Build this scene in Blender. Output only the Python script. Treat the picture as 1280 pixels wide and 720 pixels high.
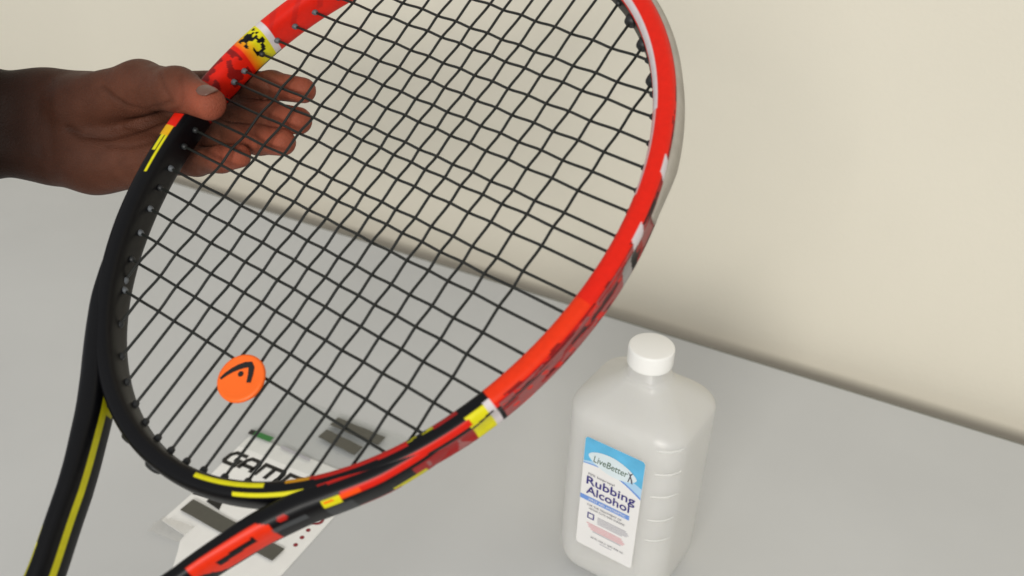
import bpy, bmesh, math
import numpy as np
from mathutils import Matrix, Vector

for o in list(bpy.data.objects):
    bpy.data.objects.remove(o, do_unlink=True)
sc = bpy.context.scene
col = sc.collection
rng = np.random.default_rng(7)

# ------------------------------------------------------------------ camera
CAM_H = 0.611
W = np.array([[0.99923793, 0.03903273, 0.0],
              [0.02125897, -0.54422963, 0.8386669],
              [0.03273546, -0.83802778, -0.54464468]])   # camera (right, down, forward) -> world
FPX = 1247.83
CAM = np.array([0.0, 0.0, CAM_H])
cd = bpy.data.cameras.new('camera')
cam = bpy.data.objects.new('camera', cd)
col.objects.link(cam)
cam.matrix_world = Matrix(((W[0, 0], -W[0, 1], -W[0, 2], 0.0),
                           (W[1, 0], -W[1, 1], -W[1, 2], 0.0),
                           (W[2, 0], -W[2, 1], -W[2, 2], CAM_H),
                           (0, 0, 0, 1)))
cd.sensor_width = 36.0
cd.lens = FPX / 1280 * 36.0
cd.clip_start = 0.02
cd.clip_end = 50.0
cd.dof.use_dof = True
cd.dof.focus_distance = 0.58
cd.dof.aperture_fstop = 9.0
sc.camera = cam

# ------------------------------------------------------------------ world and lamps (indoor)
world = bpy.data.worlds.new('World')
sc.world = world
world.use_nodes = True
bg = world.node_tree.nodes['Background']
bg.inputs['Color'].default_value = (0.97, 0.985, 1.0, 1)
bg.inputs['Strength'].default_value = 0.49


def area_lamp(name, loc, target, size, energy, color):
    l = bpy.data.lights.new(name, 'AREA')
    l.shape = 'RECTANGLE'
    l.size, l.size_y = size
    l.energy = energy
    l.color = color
    o = bpy.data.objects.new(name, l)
    col.objects.link(o)
    o.location = loc
    o.rotation_euler = (Vector(target) - Vector(loc)).to_track_quat('-Z', 'Y').to_euler()
    return o


area_lamp('window_light', (-0.55, -2.25, 1.42), (0.1, 0.75, 0.2), (1.7, 0.8), 70.0, (1.0, 0.97, 0.91))

sc.view_settings.view_transform = 'Standard'
sc.view_settings.look = 'None'
sc.view_settings.exposure = 0.0
sc.view_settings.gamma = 1.0
sc.view_settings.use_curve_mapping = False

# ------------------------------------------------------------------ helpers


def at_depth(px, py, dep):
    """a point of the place from its bearing and its distance in metres"""
    return CAM + dep * (W @ np.array([(px - 640) / FPX, (py - 360) / FPX, 1.0]))


def link(o, parent=None, **props):
    col.objects.link(o)
    if parent is not None:
        o.parent = parent
    for k, v in props.items():
        o[k] = v
    return o


def empty(name, loc=(0, 0, 0), rotz=0.0, **props):
    o = bpy.data.objects.new(name, None)
    o.empty_display_size = 0.02
    o.location = loc
    o.rotation_euler = (0, 0, rotz)
    return link(o, **props)


def mesh_obj(name, verts, faces, mat, parent=None, smooth=True, fix=True, **props):
    me = bpy.data.meshes.new(name)
    me.from_pydata([tuple(map(float, v)) for v in verts], [], [tuple(map(int, f)) for f in faces])
    if fix:
        bm = bmesh.new()
        bm.from_mesh(me)
        bmesh.ops.recalc_face_normals(bm, faces=bm.faces)
        bm.to_mesh(me)
        bm.free()
    if smooth:
        me.polygons.foreach_set('use_smooth', [True] * len(me.polygons))
    me.materials.append(mat)
    me.update()
    o = bpy.data.objects.new(name, me)
    return link(o, parent, **props)


def set_paint(o, colors):
    me = o.data
    at = me.color_attributes.new('Paint', 'FLOAT_COLOR', 'POINT')
    c = np.ones((len(me.vertices), 4), dtype=np.float32)
    c[:, :3] = colors
    at.data.foreach_set('color', c.ravel())


def srgb(r, g, b):
    def f(v):
        v /= 255.0
        return v / 12.92 if v <= 0.04045 else ((v + 0.055) / 1.055) ** 2.4
    return (f(r), f(g), f(b))


def material(name, color, rough=0.5, noise=0.0, nscale=60.0, bump=0.0, bscale=200.0, attr=None, **kw):
    m = bpy.data.materials.new(name)
    m.use_nodes = True
    nt = m.node_tree
    b = nt.nodes['Principled BSDF']
    b.inputs['Roughness'].default_value = rough
    b.inputs['Base Color'].default_value = (*color, 1)
    for k, v in kw.items():
        b.inputs[k.replace('_', ' ')].default_value = v
    tc = nt.nodes.new('ShaderNodeTexCoord')
    src = None
    if attr:
        a = nt.nodes.new('ShaderNodeAttribute')
        a.attribute_name = attr
        src = a.outputs['Color']
    if noise > 0:
        n = nt.nodes.new('ShaderNodeTexNoise')
        n.inputs['Scale'].default_value = nscale
        n.inputs['Detail'].default_value = 6
        nt.links.new(tc.outputs['Object'], n.inputs['Vector'])
        mr = nt.nodes.new('ShaderNodeMapRange')
        mr.inputs['From Min'].default_value = 0.25
        mr.inputs['From Max'].default_value = 0.75
        mr.inputs['To Min'].default_value = 1 - noise
        mr.inputs['To Max'].default_value = 1 + noise
        nt.links.new(n.outputs['Fac'], mr.inputs['Value'])
        mx = nt.nodes.new('ShaderNodeVectorMath')
        mx.operation = 'SCALE'
        if src is None:
            mx.inputs[0].default_value = color
        else:
            nt.links.new(src, mx.inputs[0])
        nt.links.new(mr.outputs['Result'], mx.inputs['Scale'])
        src = mx.outputs['Vector']
    if src is not None:
        nt.links.new(src, b.inputs['Base Color'])
    if bump > 0:
        n2 = nt.nodes.new('ShaderNodeTexNoise')
        n2.inputs['Scale'].default_value = bscale
        n2.inputs['Detail'].default_value = 4
        nt.links.new(tc.outputs['Object'], n2.inputs['Vector'])
        bp = nt.nodes.new('ShaderNodeBump')
        bp.inputs['Strength'].default_value = bump
        bp.inputs['Distance'].default_value = 0.001
        nt.links.new(n2.outputs['Fac'], bp.inputs['Height'])
        nt.links.new(bp.outputs['Normal'], b.inputs['Normal'])
    return m


M = dict(
    table=material('table_laminate', srgb(199, 200, 200), 0.42, 0.05, 5, 0.08, 900, Specular_IOR_Level=0.4),
    edge=material('table_edging', srgb(120, 120, 112), 0.5, 0.05, 40),
    wall=material('wall_paint', srgb(222, 216, 200), 0.8, 0.035, 3.0, 0.25, 260),
    paint=material('racket_lacquer', (0.1, 0.1, 0.1), 0.42, 0.06, 300, attr='Paint', Coat_Weight=0.03, Coat_Roughness=0.25, Specular_IOR_Level=0.22),
    string=material('black_string', srgb(28, 30, 27), 0.42, Specular_IOR_Level=0.4),
    grommet_dark=material('grommet_plastic', srgb(30, 32, 33), 0.5),
    grommet_grey=material('worn_grommet', srgb(88, 92, 96), 0.5),
    bumper=material('bumper_guard', srgb(158, 152, 140), 0.55, 0.12, 120),
    bumper_in=material('bumper_inner', srgb(196, 188, 184), 0.5, 0.06, 120),
    grip=material('grip_wrap', srgb(24, 24, 24), 0.8, 0.1, 200, 0.4, 900),
    orange=material('orange_rubber', srgb(246, 104, 16), 0.5, 0.03, 90, 0.1, 900),
    ink=material('black_ink', srgb(16, 15, 14), 0.5),
    skin=material('skin', (0.2, 0.1, 0.07), 0.5, 0.14, 110, 0.6, 1100, attr='Paint', Subsurface_Weight=0.12,
                  Subsurface_Radius=(0.006, 0.0025, 0.0015), Specular_IOR_Level=0.1),
    nail=material('nail', srgb(104, 72, 60), 0.35),
    hdpe=material('milky_plastic', srgb(238, 237, 233), 0.38, 0.02, 20, 0.04, 60, Subsurface_Weight=0.7,
                  Subsurface_Radius=(0.03, 0.03, 0.028), Subsurface_Scale=1.0, Transmission_Weight=0.4),
    mark=material('fill_mark_plastic', srgb(217, 216, 212), 0.4),
    cap=material('white_cap', srgb(243, 242, 238), 0.42),
    label=material('label_paper', srgb(230, 228, 226), 0.4, 0.02, 60),
    sky=material('label_sky_blue', srgb(92, 178, 220), 0.4, 0.14, 70),
    cloud=material('label_cloud', srgb(214, 226, 230), 0.4, 0.04, 80),
    navy=material('navy_ink', srgb(44, 36, 120), 0.4),
    band=material('band_blue', srgb(110, 148, 214), 0.4),
    pale=material('label_pale_blue', srgb(170, 205, 232), 0.4),
    logo_ink=material('logo_green_ink', srgb(86, 108, 92), 0.4),
    grey_ink=material('grey_ink', srgb(178, 176, 182), 0.4),
    dark_ink=material('dark_print', srgb(70, 66, 80), 0.4),
    red_ink=material('pink_ink', srgb(222, 168, 172), 0.4),
    card=material('card_white', srgb(246, 245, 242), 0.55, 0.03, 60),
    lead=material('lead_tape', srgb(92, 91, 84), 0.42, 0.07, 160, 0.15, 300, Metallic=0.35),
    green=material('green_ink', srgb(48, 120, 56), 0.5),
    crimson=material('crimson_ink', srgb(140, 20, 38), 0.5),
    white_ink=material('white_ink', srgb(240, 240, 240), 0.45),
)


def clear_film(name, tint, opac):
    m = bpy.data.materials.new(name)
    m.use_nodes = True
    nt = m.node_tree
    out = nt.nodes['Material Output']
    b = nt.nodes['Principled BSDF']
    b.inputs['Base Color'].default_value = (*tint, 1)
    b.inputs['Roughness'].default_value = 0.25
    b.inputs['Specular IOR Level'].default_value = 0.6
    t = nt.nodes.new('ShaderNodeBsdfTransparent')
    mx = nt.nodes.new('ShaderNodeMixShader')
    mx.inputs['Fac'].default_value = opac
    nt.links.new(t.outputs[0], mx.inputs[1])
    nt.links.new(b.outputs[0], mx.inputs[2])
    nt.links.new(mx.outputs[0], out.inputs['Surface'])
    return m


M['film'] = clear_film('clear_film', srgb(170, 178, 174), 0.16)
M['torn'] = clear_film('torn_film', srgb(205, 203, 198), 0.3)


def prism(poly, z0, z1):
    n = len(poly)
    v = [(x, y, z0) for x, y in poly] + [(x, y, z1) for x, y in poly]
    f = [list(range(n))[::-1], list(range(n, 2 * n))]
    f += [[i, (i + 1) % n, n + (i + 1) % n, n + i] for i in range(n)]
    return v, f


def stroke(pts, w, closed=False):
    """flat ribbon of width w along a polyline, mitred: list of quads as (verts, faces) in the plane"""
    P = [np.array(p, float) for p in pts]
    n = len(P)
    L, R = [], []
    for i in range(n):
        a = P[i - 1] if (i > 0 or closed) else None
        b = P[(i + 1) % n] if (i < n - 1 or closed) else None
        d0 = (P[i] - a) if a is not None else (b - P[i])
        d1 = (b - P[i]) if b is not None else d0
        d0 = d0 / np.linalg.norm(d0)
        d1 = d1 / np.linalg.norm(d1)
        n0 = np.array([-d0[1], d0[0]])
        n1 = np.array([-d1[1], d1[0]])
        m = n0 + n1
        m = m / max(np.linalg.norm(m), 1e-6)
        k = min(1.0 / max(m @ n0, 0.35), 2.2)
        L.append(P[i] + m * k * w / 2)
        R.append(P[i] - m * k * w / 2)
    v = [tuple(x) for x in L] + [tuple(x) for x in R]
    rngi = range(n) if closed else range(n - 1)
    f = [[n + i, n + (i + 1) % n, (i + 1) % n, i] for i in rngi]
    return v, f


def merge(parts):
    V, F = [], []
    for v, f in parts:
        k = len(V)
        V += list(v)
        F += [[k + i for i in q] for q in f]
    return V, F


def text_flat(body, width=None, height=None, bold=0.0, shear=0.0, spacing=1.0):
    """flat lettering: verts (x, y) with lower left at 0, scaled to the given width and/or height"""
    cu = bpy.data.curves.new('lettering', 'FONT')
    cu.body = body
    cu.size = 1.0
    cu.offset = bold
    cu.shear = shear
    cu.space_character = spacing
    cu.resolution_u = 3
    ob = bpy.data.objects.new('lettering', cu)
    col.objects.link(ob)
    dg = bpy.context.evaluated_depsgraph_get()
    me = bpy.data.meshes.new_from_object(ob.evaluated_get(dg))
    V = np.array([v.co[:2] for v in me.vertices])
    F = [list(p.vertices) for p in me.polygons]
    bpy.data.objects.remove(ob, do_unlink=True)
    bpy.data.curves.remove(cu)
    bpy.data.meshes.remove(me)
    V = V - V.min(0)
    ext = V.max(0)
    sx = width / ext[0] if width else None
    sy = height / ext[1] if height else None
    sx = sx or sy
    sy = sy or sx
    return [(x * sx, y * sy) for x, y in V], F


def tube(points, r, sides=8, caps=True):
    P = np.array(points, float)
    n = len(P)
    T = np.gradient(P, axis=0)
    T /= np.linalg.norm(T, axis=1)[:, None]
    up = np.array([0, 0, 1.0])
    if abs(T[0] @ up) > 0.9:
        up = np.array([1.0, 0, 0])
    A = np.cross(T, up)
    A /= np.linalg.norm(A, axis=1)[:, None]
    B = np.cross(A, T)
    th = np.linspace(0, 2 * np.pi, sides, endpoint=False)
    rr = np.broadcast_to(np.asarray(r, float), (n,))
    V = (P[:, None] + rr[:, None, None] * (np.cos(th)[None, :, None] * A[:, None] + np.sin(th)[None, :, None] * B[:, None])).reshape(-1, 3)
    F = []
    for i in range(n - 1):
        for k in range(sides):
            a, b = i * sides + k, i * sides + (k + 1) % sides
            F.append((a, b, b + sides, a + sides))
    if caps:
        F.append(tuple(range(sides))[::-1])
        F.append(tuple(range((n - 1) * sides, n * sides)))
    return V, F


# ------------------------------------------------------------------ setting: table and wall
ED = np.array([0.88841604, -0.43583873])
ED /= np.linalg.norm(ED)                      # along the table's back edge
EN = np.array([-ED[1], ED[0]])                # towards the wall
E0 = np.array([-0.40699396, 1.14600377])
GAP = 0.042


def on_table(a, b, z=0.0):
    p = E0 + ED * a + EN * b
    return (p[0], p[1], z)


TA, TB, TD = -0.55, 1.75, -0.78
tbl = empty('table', on_table(0.6, -0.4, -0.028), 0.0,
            label='pale grey laminate table top that everything lies on, its back edge along the wall', category='table')
inv = Matrix.Translation(-Vector(on_table(0.6, -0.4, -0.028)))


def quad_slab(name, a0, a1, b0, b1, z0, z1, mat, parent, bevel=0.0):
    P = [on_table(a0, b0), on_table(a1, b0), on_table(a1, b1), on_table(a0, b1)]
    v, f = prism([(p[0], p[1]) for p in P], z0, z1)
    v = [inv @ Vector(q) for q in v]
    o = mesh_obj(name, v, f, mat, parent, smooth=False)
    if bevel:
        m = o.modifiers.new('bevel', 'BEVEL')
        m.width = bevel
        m.segments = 3
    return o


quad_slab('table_top', TA, TB, TD, -0.0032, -0.028, 0.0, M['table'], tbl, 0.0008)
quad_slab('edge_band', TA, TB, -0.003, 0.0005, -0.0275, -0.0008, M['edge'], tbl, 0.001)
wv = [on_table(-1.6, GAP, -0.75), on_table(2.8, GAP, -0.75), on_table(2.8, GAP, 1.9), on_table(-1.6, GAP, 1.9),
      on_table(-1.6, GAP + 0.1, -0.75), on_table(2.8, GAP + 0.1, -0.75), on_table(2.8, GAP + 0.1, 1.9), on_table(-1.6, GAP + 0.1, 1.9)]
mesh_obj('wall', wv, [(0, 1, 2, 3), (7, 6, 5, 4), (0, 4, 5, 1), (1, 5, 6, 2), (2, 6, 7, 3), (3, 7, 4, 0)], M['wall'], smooth=False,
         kind='structure', label='cream painted wall behind the table', category='wall')

fl = [on_table(-1.6, GAP, -0.75), on_table(2.8, GAP, -0.75), on_table(2.8, -3.2, -0.75), on_table(-1.6, -3.2, -0.75)]
mesh_obj('floor', fl, [(0, 1, 2, 3)], material('unseen_floor', srgb(120, 104, 88), 0.5, 0.1, 12), smooth=False, kind='structure')  # plain floor added out of view to keep the gap behind the table dark

# ------------------------------------------------------------------ tennis racket (units of 0.91 mm)
S = 0.91e-3
RROT = np.array([[0.82707, 0.50802, -0.24058], [-0.55627, 0.67827, -0.48012], [-0.08073, 0.53092, 0.84357]])
RORG = np.array([-0.06213161, 0.44018729, 0.38827686])
BUTT = -571.0
racket = empty('tennis_racket', label='black and red tennis racket held in the air, strung in black', category='racket')
ro = RORG + RROT @ np.array([0, BUTT * S, 0])
racket.matrix_world = Matrix([[*RROT[0], ro[0]], [*RROT[1], ro[1]], [*RROT[2], ro[2]], [0, 0, 0, 1]])


def rl(v):
    """racket units -> metres in the racket's own frame (origin at the butt)"""
    v = np.asarray(v, float).reshape(-1, 3).copy()
    v[:, 1] -= BUTT
    return v * S


AC, BT, BB = 139.0, 173.5, 186.5


def hoop(phi):
    x = AC * np.sin(phi)
    c = np.cos(phi)
    return np.stack([x, np.where(c > 0, BT, BB) * c], -1)


def sweep(C, hw, hz, nv, expo, closed, flip=1.0):
    """superelliptic beam along a flat centre line; v = 0 outwards, 90 front, 180 inwards"""
    n = len(C)
    if closed:
        T = np.roll(C, -1, 0) - np.roll(C, 1, 0)
    else:
        T = np.gradient(C, axis=0)
    T /= np.linalg.norm(T, axis=1)[:, None]
    N = np.stack([-T[:, 1], T[:, 0]], -1) * flip
    vf = np.linspace(0, 2 * np.pi, 4001)
    qa = 6.3 * np.sign(np.cos(vf)) * np.abs(np.cos(vf)) ** (2 / expo)
    qb = 11.3 * np.sign(np.sin(vf)) * np.abs(np.sin(vf)) ** (2 / expo)
    al = np.r_[0, np.cumsum(np.hypot(np.diff(qa), np.diff(qb)))]
    v = np.interp(np.linspace(0, al[-1], nv, endpoint=False), al, vf)
    ca, sa = np.cos(v), np.sin(v)
    pa = np.sign(ca) * np.abs(ca) ** (2 / expo)
    pb = np.sign(sa) * np.abs(sa) ** (2 / expo)
    X = C[:, None, :] + N[:, None, :] * (hw[:, None] * pa[None])[..., None]
    Z = hz[:, None] * pb[None]
    V = np.concatenate([X, Z[..., None]], -1).reshape(-1, 3)
    F = []
    m = n if closed else n - 1
    for i in range(m):
        j = (i + 1) % n
        for k in range(nv):
            l = (k + 1) % nv
            F.append((i * nv + k, i * nv + l, j * nv + l, j * nv + k))
    if not closed:
        F.append(tuple(range(nv))[::-1])
        F.append(tuple(range((n - 1) * nv, n * nv)))
    return V, F, np.degrees(v)


BLACK = np.array(srgb(6, 6, 9))
RED = np.array(srgb(216, 30, 11))
DRED = np.array(srgb(150, 24, 24))
ORG = np.array(srgb(236, 74, 14))
YEL = np.array(srgb(214, 206, 20))
WHT = np.array(srgb(206, 198, 200))
GRY = np.array(srgb(150, 145, 142))
DGR = np.array(srgb(52, 54, 56))


def hash_noise(a, b, seed=0):
    """smooth value noise on the beam's surface"""
    def h(i, j):
        t = np.sin(i * 127.1 + j * 311.7 + seed * 74.7) * 43758.5453
        return t - np.floor(t)
    i, j = np.floor(a), np.floor(b)
    u, w = a - i, b - j
    u, w = u * u * (3 - 2 * u), w * w * (3 - 2 * w)
    return (h(i, j) * (1 - u) + h(i + 1, j) * u) * (1 - w) + (h(i, j + 1) * (1 - u) + h(i + 1, j + 1) * u) * w


NS, NV = 1500, 80
phi = np.linspace(-np.pi, np.pi, NS, endpoint=False)
CH = hoop(phi)
ad = np.abs(np.degrees(phi))
hw = np.interp(ad, [0, 40, 75, 120, 150, 180], [7.6, 7.0, 6.3, 6.2, 5.6, 5.2])
hz = np.interp(ad, [0, 60, 120, 150, 180], [10.6, 11.2, 11.6, 10.5, 9.0])
Vh, Fh, vd = sweep(CH, hw, hz, NV, 3.0, True, 1.0)
# outward must be v = 0
c0 = Vh.reshape(NS, NV, 3)[0, 0, :2]
if np.linalg.norm(c0) < np.linalg.norm(CH[0]):
    Vh, Fh, vd = sweep(CH, hw, hz, NV, 3.0, True, -1.0)
# string groove on the outer wall
G = Vh.reshape(NS, NV, 3)
vv = np.where(vd > 180, vd - 360, vd)
groove = np.exp(-(vv / 16.0) ** 2) * 1.2
nrm = CH / np.linalg.norm(CH, axis=1)[:, None]
G[:, :, :2] -= nrm[:, None, :] * groove[None, :, None] * (ad < 150)[:, None, None]
PH = np.degrees(phi)[:, None] * np.ones((1, NV))
VV = np.ones((NS, 1)) * vv[None, :]
colr = np.broadcast_to(BLACK, (NS, NV, 3)).copy()


def put(mask, c, alpha=1.0):
    a = (mask * alpha)[..., None]
    colr[:] = colr * (1 - a) + np.asarray(c) * a


def paint_hoop(PH, VV, bridge=True):
    n1 = hash_noise(PH / 2.2, VV / 26.0, 1)
    n2 = hash_noise(PH / 0.9, VV / 12.0, 2)
    # left flank, going up
    put((PH > -110.5) & (PH < -102) & (np.abs(VV - 100) < 5), YEL)
    put((PH > -106) & (PH < -99) & (np.abs(VV - 87) < 4), YEL)
    put((PH > -102.5) & (PH < -100) & (VV > 44) & (VV < 108), YEL * 0.6 + ORG * 0.4)
    put((PH > -100.5) & (PH < -91) & (VV > 44) & (VV < 112), RED)
    put((PH > -95) & (PH < -80.5) & ((VV > 44) | (VV < -140)), RED)
    put((PH > -95) & (PH < -81.5) & ((VV > 44) | (VV < -140)) & (hash_noise(PH / 1.5 + VV / 60, VV / 30.0 - PH / 3, 4) > 0.5), BLACK * 0.6 + DRED * 0.4, 0.8)
    ramp = np.clip((PH + 80.6) / 3.4, 0, 1)
    put((PH > -80.6) & (PH < -74.8) & ((VV > 44) | (VV < -140)), ORG)
    put((PH > -80.6) & (PH < -74.8) & ((VV > 44) | (VV < -140)), YEL, ramp)
    put((PH > -79.6) & (PH < -75.2) & (VV > 80) & (n2 > 0.6), BLACK)
    put((PH > -74.8) & (PH < -73.3) & ((VV > 40) | (VV < -140)), WHT)
    put((PH > -73.3) & (PH < 0.5) & ((VV > 38) | (VV < -120)), RED)
    put((PH > -73.3) & (PH < -50) & (VV > 60) & (np.abs(np.sin(np.radians(PH * 26 + VV * 1.4))) > 0.93), DRED, 0.35)
    # right flank: solid red down to the white band
    put((PH >= 0.5) & (PH < 116.0) & (VV > 28) & (VV < 160), RED)
    put((PH >= 96) & (PH < 116.0) & (VV > 52) & (VV < 160), RED * 0.65 + ORG * 0.35)
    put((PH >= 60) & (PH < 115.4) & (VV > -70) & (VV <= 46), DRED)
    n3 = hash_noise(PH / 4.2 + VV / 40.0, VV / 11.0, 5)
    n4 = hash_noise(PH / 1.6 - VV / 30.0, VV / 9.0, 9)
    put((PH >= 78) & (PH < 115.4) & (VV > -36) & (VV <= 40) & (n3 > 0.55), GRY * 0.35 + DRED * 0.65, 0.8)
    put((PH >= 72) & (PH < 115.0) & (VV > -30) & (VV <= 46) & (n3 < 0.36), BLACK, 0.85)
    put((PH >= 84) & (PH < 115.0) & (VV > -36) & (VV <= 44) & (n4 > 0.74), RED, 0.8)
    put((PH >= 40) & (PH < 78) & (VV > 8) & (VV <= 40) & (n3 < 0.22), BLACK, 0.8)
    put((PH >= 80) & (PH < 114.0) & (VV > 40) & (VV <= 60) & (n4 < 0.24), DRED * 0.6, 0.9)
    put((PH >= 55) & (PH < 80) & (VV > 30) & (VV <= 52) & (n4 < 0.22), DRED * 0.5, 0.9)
    put((PH >= 40) & (PH < 115.4) & (VV > -78) & (VV <= -38), RED)
    for ph0 in (83.2, 70.2):
        put((np.abs(PH - ph0 + (VV - 25) * 0.03) < 1.8) & (VV > 8) & (VV < 60), WHT)
        put((np.abs(PH - ph0 - 1.6 + (VV - 25) * 0.03) < 1.5) & (VV > -30) & (VV < 18), BLACK)
        put((np.abs(PH - ph0 - 3.4 + (VV - 25) * 0.03) < 1.4) & (VV > -38) & (VV < 22), GRY)
    put((PH > 14) & (PH < 58) & (VV > 112) & (VV < 150), WHT)
    put((PH > 50) & (PH < 76) & (VV > 122) & (VV < 146), WHT, 0.7)
    # yellow splash, then the striped lower right flank
    put((PH >= 116) & (PH < 117.2) & (VV > -60) & (VV < 85), WHT)
    put((PH >= 117.2) & (PH < 120.5) & (VV > -60) & (VV < 80), YEL)
    put((PH >= 116.5) & (PH < 120.8) & (np.abs(VV - 26 + (PH - 118) * 4) < 6), BLACK)
    put((PH >= 120.0) & (PH < 142) & (VV > 34) & (VV < 66), RED * 0.9)
    put((PH >= 139) & (PH < 146) & (VV > 34) & (VV < 62), ORG)
    put((PH >= 142.5) & (PH < 147) & (VV > 26) & (VV < 56) & (n2 > 0.3), YEL)
    put((PH >= 120.5) & (PH < 131) & (VV > -62) & (VV < 18), DRED)
    put((PH >= 121) & (PH < 129) & (VV > -30) & (VV < 12) & (n1 > 0.5), GRY * 0.5 + DRED * 0.5, 0.7)
    put((PH >= 129.5) & (PH < 135) & (VV > -60) & (VV < -6), YEL * 0.85)
    put((PH >= 134) & (PH < 141) & (VV > -70) & (VV < -20), DRED)
    put((PH >= 141) & (PH < 152) & (VV > -30) & (VV < 22), DGR)
    put((PH >= 121) & (PH < 125.5) & (VV > 100) & (VV < 165), DRED)
    put((PH >= 125.5) & (PH < 131) & (VV > 104) & (VV < 165) & (n2 > 0.42), YEL * 0.7)
    put((PH >= 130) & (PH < 147.5) & (VV > 94 + (PH - 130) * 0.5) & (VV < 165), DRED * 0.6 + RED * 0.4)
    put((PH >= 147.5) & (PH < 152) & (VV > 104) & (VV < 150), ORG * 0.5 + YEL * 0.5, 0.8)
    if not bridge:
        return
    put((PH >= 156) & (PH < 171.5) & (np.abs(VV - 106) < 10), YEL)
    put((PH >= 148.5) & (PH < 162) & (np.abs(VV - 70) < 10), YEL)


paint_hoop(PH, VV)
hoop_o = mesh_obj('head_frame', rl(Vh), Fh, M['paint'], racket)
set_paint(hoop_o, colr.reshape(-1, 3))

# throat arms and shaft
for sgn in (-1, 1):
    K = np.array([(-117, -98), (-110, -117), (-98.5, -136.5), (-85, -153), (-71.5, -169.3), (-59.8, -186), (-46, -211), (-34.5, -236), (-24.5, -257), (-17, -278), (-12, -300), (-10, -330)], float)
    KW = np.array([4.6, 5.4, 6.6, 7.3, 7.2, 6.7, 5.6, 5.2, 5.4, 6.4, 8.6, 10.0])
    d = np.r_[0, np.cumsum(np.linalg.norm(np.diff(K, axis=0), axis=1))]
    t = np.linspace(0, d[-1], 320)
    cx = np.interp(t, d, K[:, 0])
    cy = np.interp(t, d, K[:, 1])
    ker = np.hanning(31)
    ker /= ker.sum()
    sm = lambda a: np.convolve(np.pad(a, 15, mode='reflect', reflect_type='odd'), ker, 'valid')
    C = np.stack([-sgn * sm(cx), sm(cy)], -1)
    C[:, 0] += np.interp(C[:, 1], [-222, -165], [3.8, 0.0])
    w = sm(np.interp(t, d, KW))
    z = np.interp(t, [0, 25, 60, d[-1]], [9.5, 10.6, 11.2, 11.6])
    NVA = 64
    V, F, vdeg = sweep(C, w, z, NVA, 2.7, False, 1.0)
    g = V.reshape(320, NVA, 3)
    if (g[160, 0, 0] - C[160, 0]) * sgn < 0:      # v = 0 must look outwards
        V, F, vdeg = sweep(C, w, z, NVA, 2.7, False, -1.0)
    av = np.where(vdeg > 180, vdeg - 360, vdeg)
    A = np.ones((320, 1)) * av[None]
    Y = C[:, 1:2] * np.ones((1, NVA))
    colr = np.broadcast_to(BLACK, (320, NVA, 3)).copy()
    if sgn < 0:
        put((Y < -181) & (Y > -330) & (np.mod(A, 360) > 164) & (np.mod(A, 360) < 181), YEL)
        put((Y < -179) & (Y > -188) & (np.mod(A, 360) > 164) & (np.mod(A, 360) < 205), YEL)
        put((Y < -240) & (Y > -249) & (np.abs(A - 58) < 8), YEL)
        put((Y < -247) & (Y > -262) & (np.abs(A - 74) < 5), YEL)
    else:
        PHa = np.degrees(np.arctan2(C[:, 0] / AC, C[:, 1] / BB))[:, None] * np.ones((1, NVA))
        paint_hoop(PHa, A, False)
        colr[(C[:, 1] < -158)] = BLACK
        red_m = (Y < -179) & (Y > -217) & (A > -20 + np.clip((-Y - 205) * 4, 0, 40)) & (A < 84 - np.clip((Y + 184) * 6, 0, 40))
        put(red_m, RED * 0.75 + ORG * 0.25)
        put((Y < -187) & (Y > -206) & (np.abs(A - 24 - (Y + 196) * 0.6) < 12), BLACK)
        put(((Y + 173.5) ** 2 / 5 + (A - 55) ** 2 / 160) < 1, RED * 0.6)
        put((Y < -165) & (Y > -180) & (np.abs(A - 20) < 9), DGR * 2.0, 0.7)
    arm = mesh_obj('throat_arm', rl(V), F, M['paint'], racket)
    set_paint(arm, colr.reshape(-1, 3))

ang = np.linspace(0, 2 * np.pi, 8, endpoint=False) + np.pi / 8


def oct_loft(secs):
    V, F = [], []
    for (y, a, b) in secs:
        V += [(3.8 + a * math.cos(q), y, b * math.sin(q)) for q in ang]
    for i in range(len(secs) - 1):
        for k in range(8):
            F.append((i * 8 + k, i * 8 + (k + 1) % 8, (i + 1) * 8 + (k + 1) % 8, (i + 1) * 8 + k))
    F.append(tuple(range(8)))
    F.append(tuple(range((len(secs) - 1) * 8, len(secs) * 8)))
    return V, F


v, f = oct_loft([(-322, 17, 12.2), (-360, 17.5, 14), (-372, 17.5, 14.5)])
sh = mesh_obj('shaft', rl(v), f, M['paint'], racket, smooth=False)
set_paint(sh, np.tile(BLACK, (len(v), 1)))
secs = [(-368, 19, 16.5)]
for k in range(9):
    y = -372 - k * 21
    secs += [(y, 19.4, 17.0), (y - 19, 19.4, 17.0), (y - 20, 18.7, 16.4)]
secs += [(-562, 20.5, 18.2), (-571, 22.0, 19.5)]
v, f = oct_loft(secs)
mesh_obj('grip', rl(v), f, M['grip'], racket, smooth=False)

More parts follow.
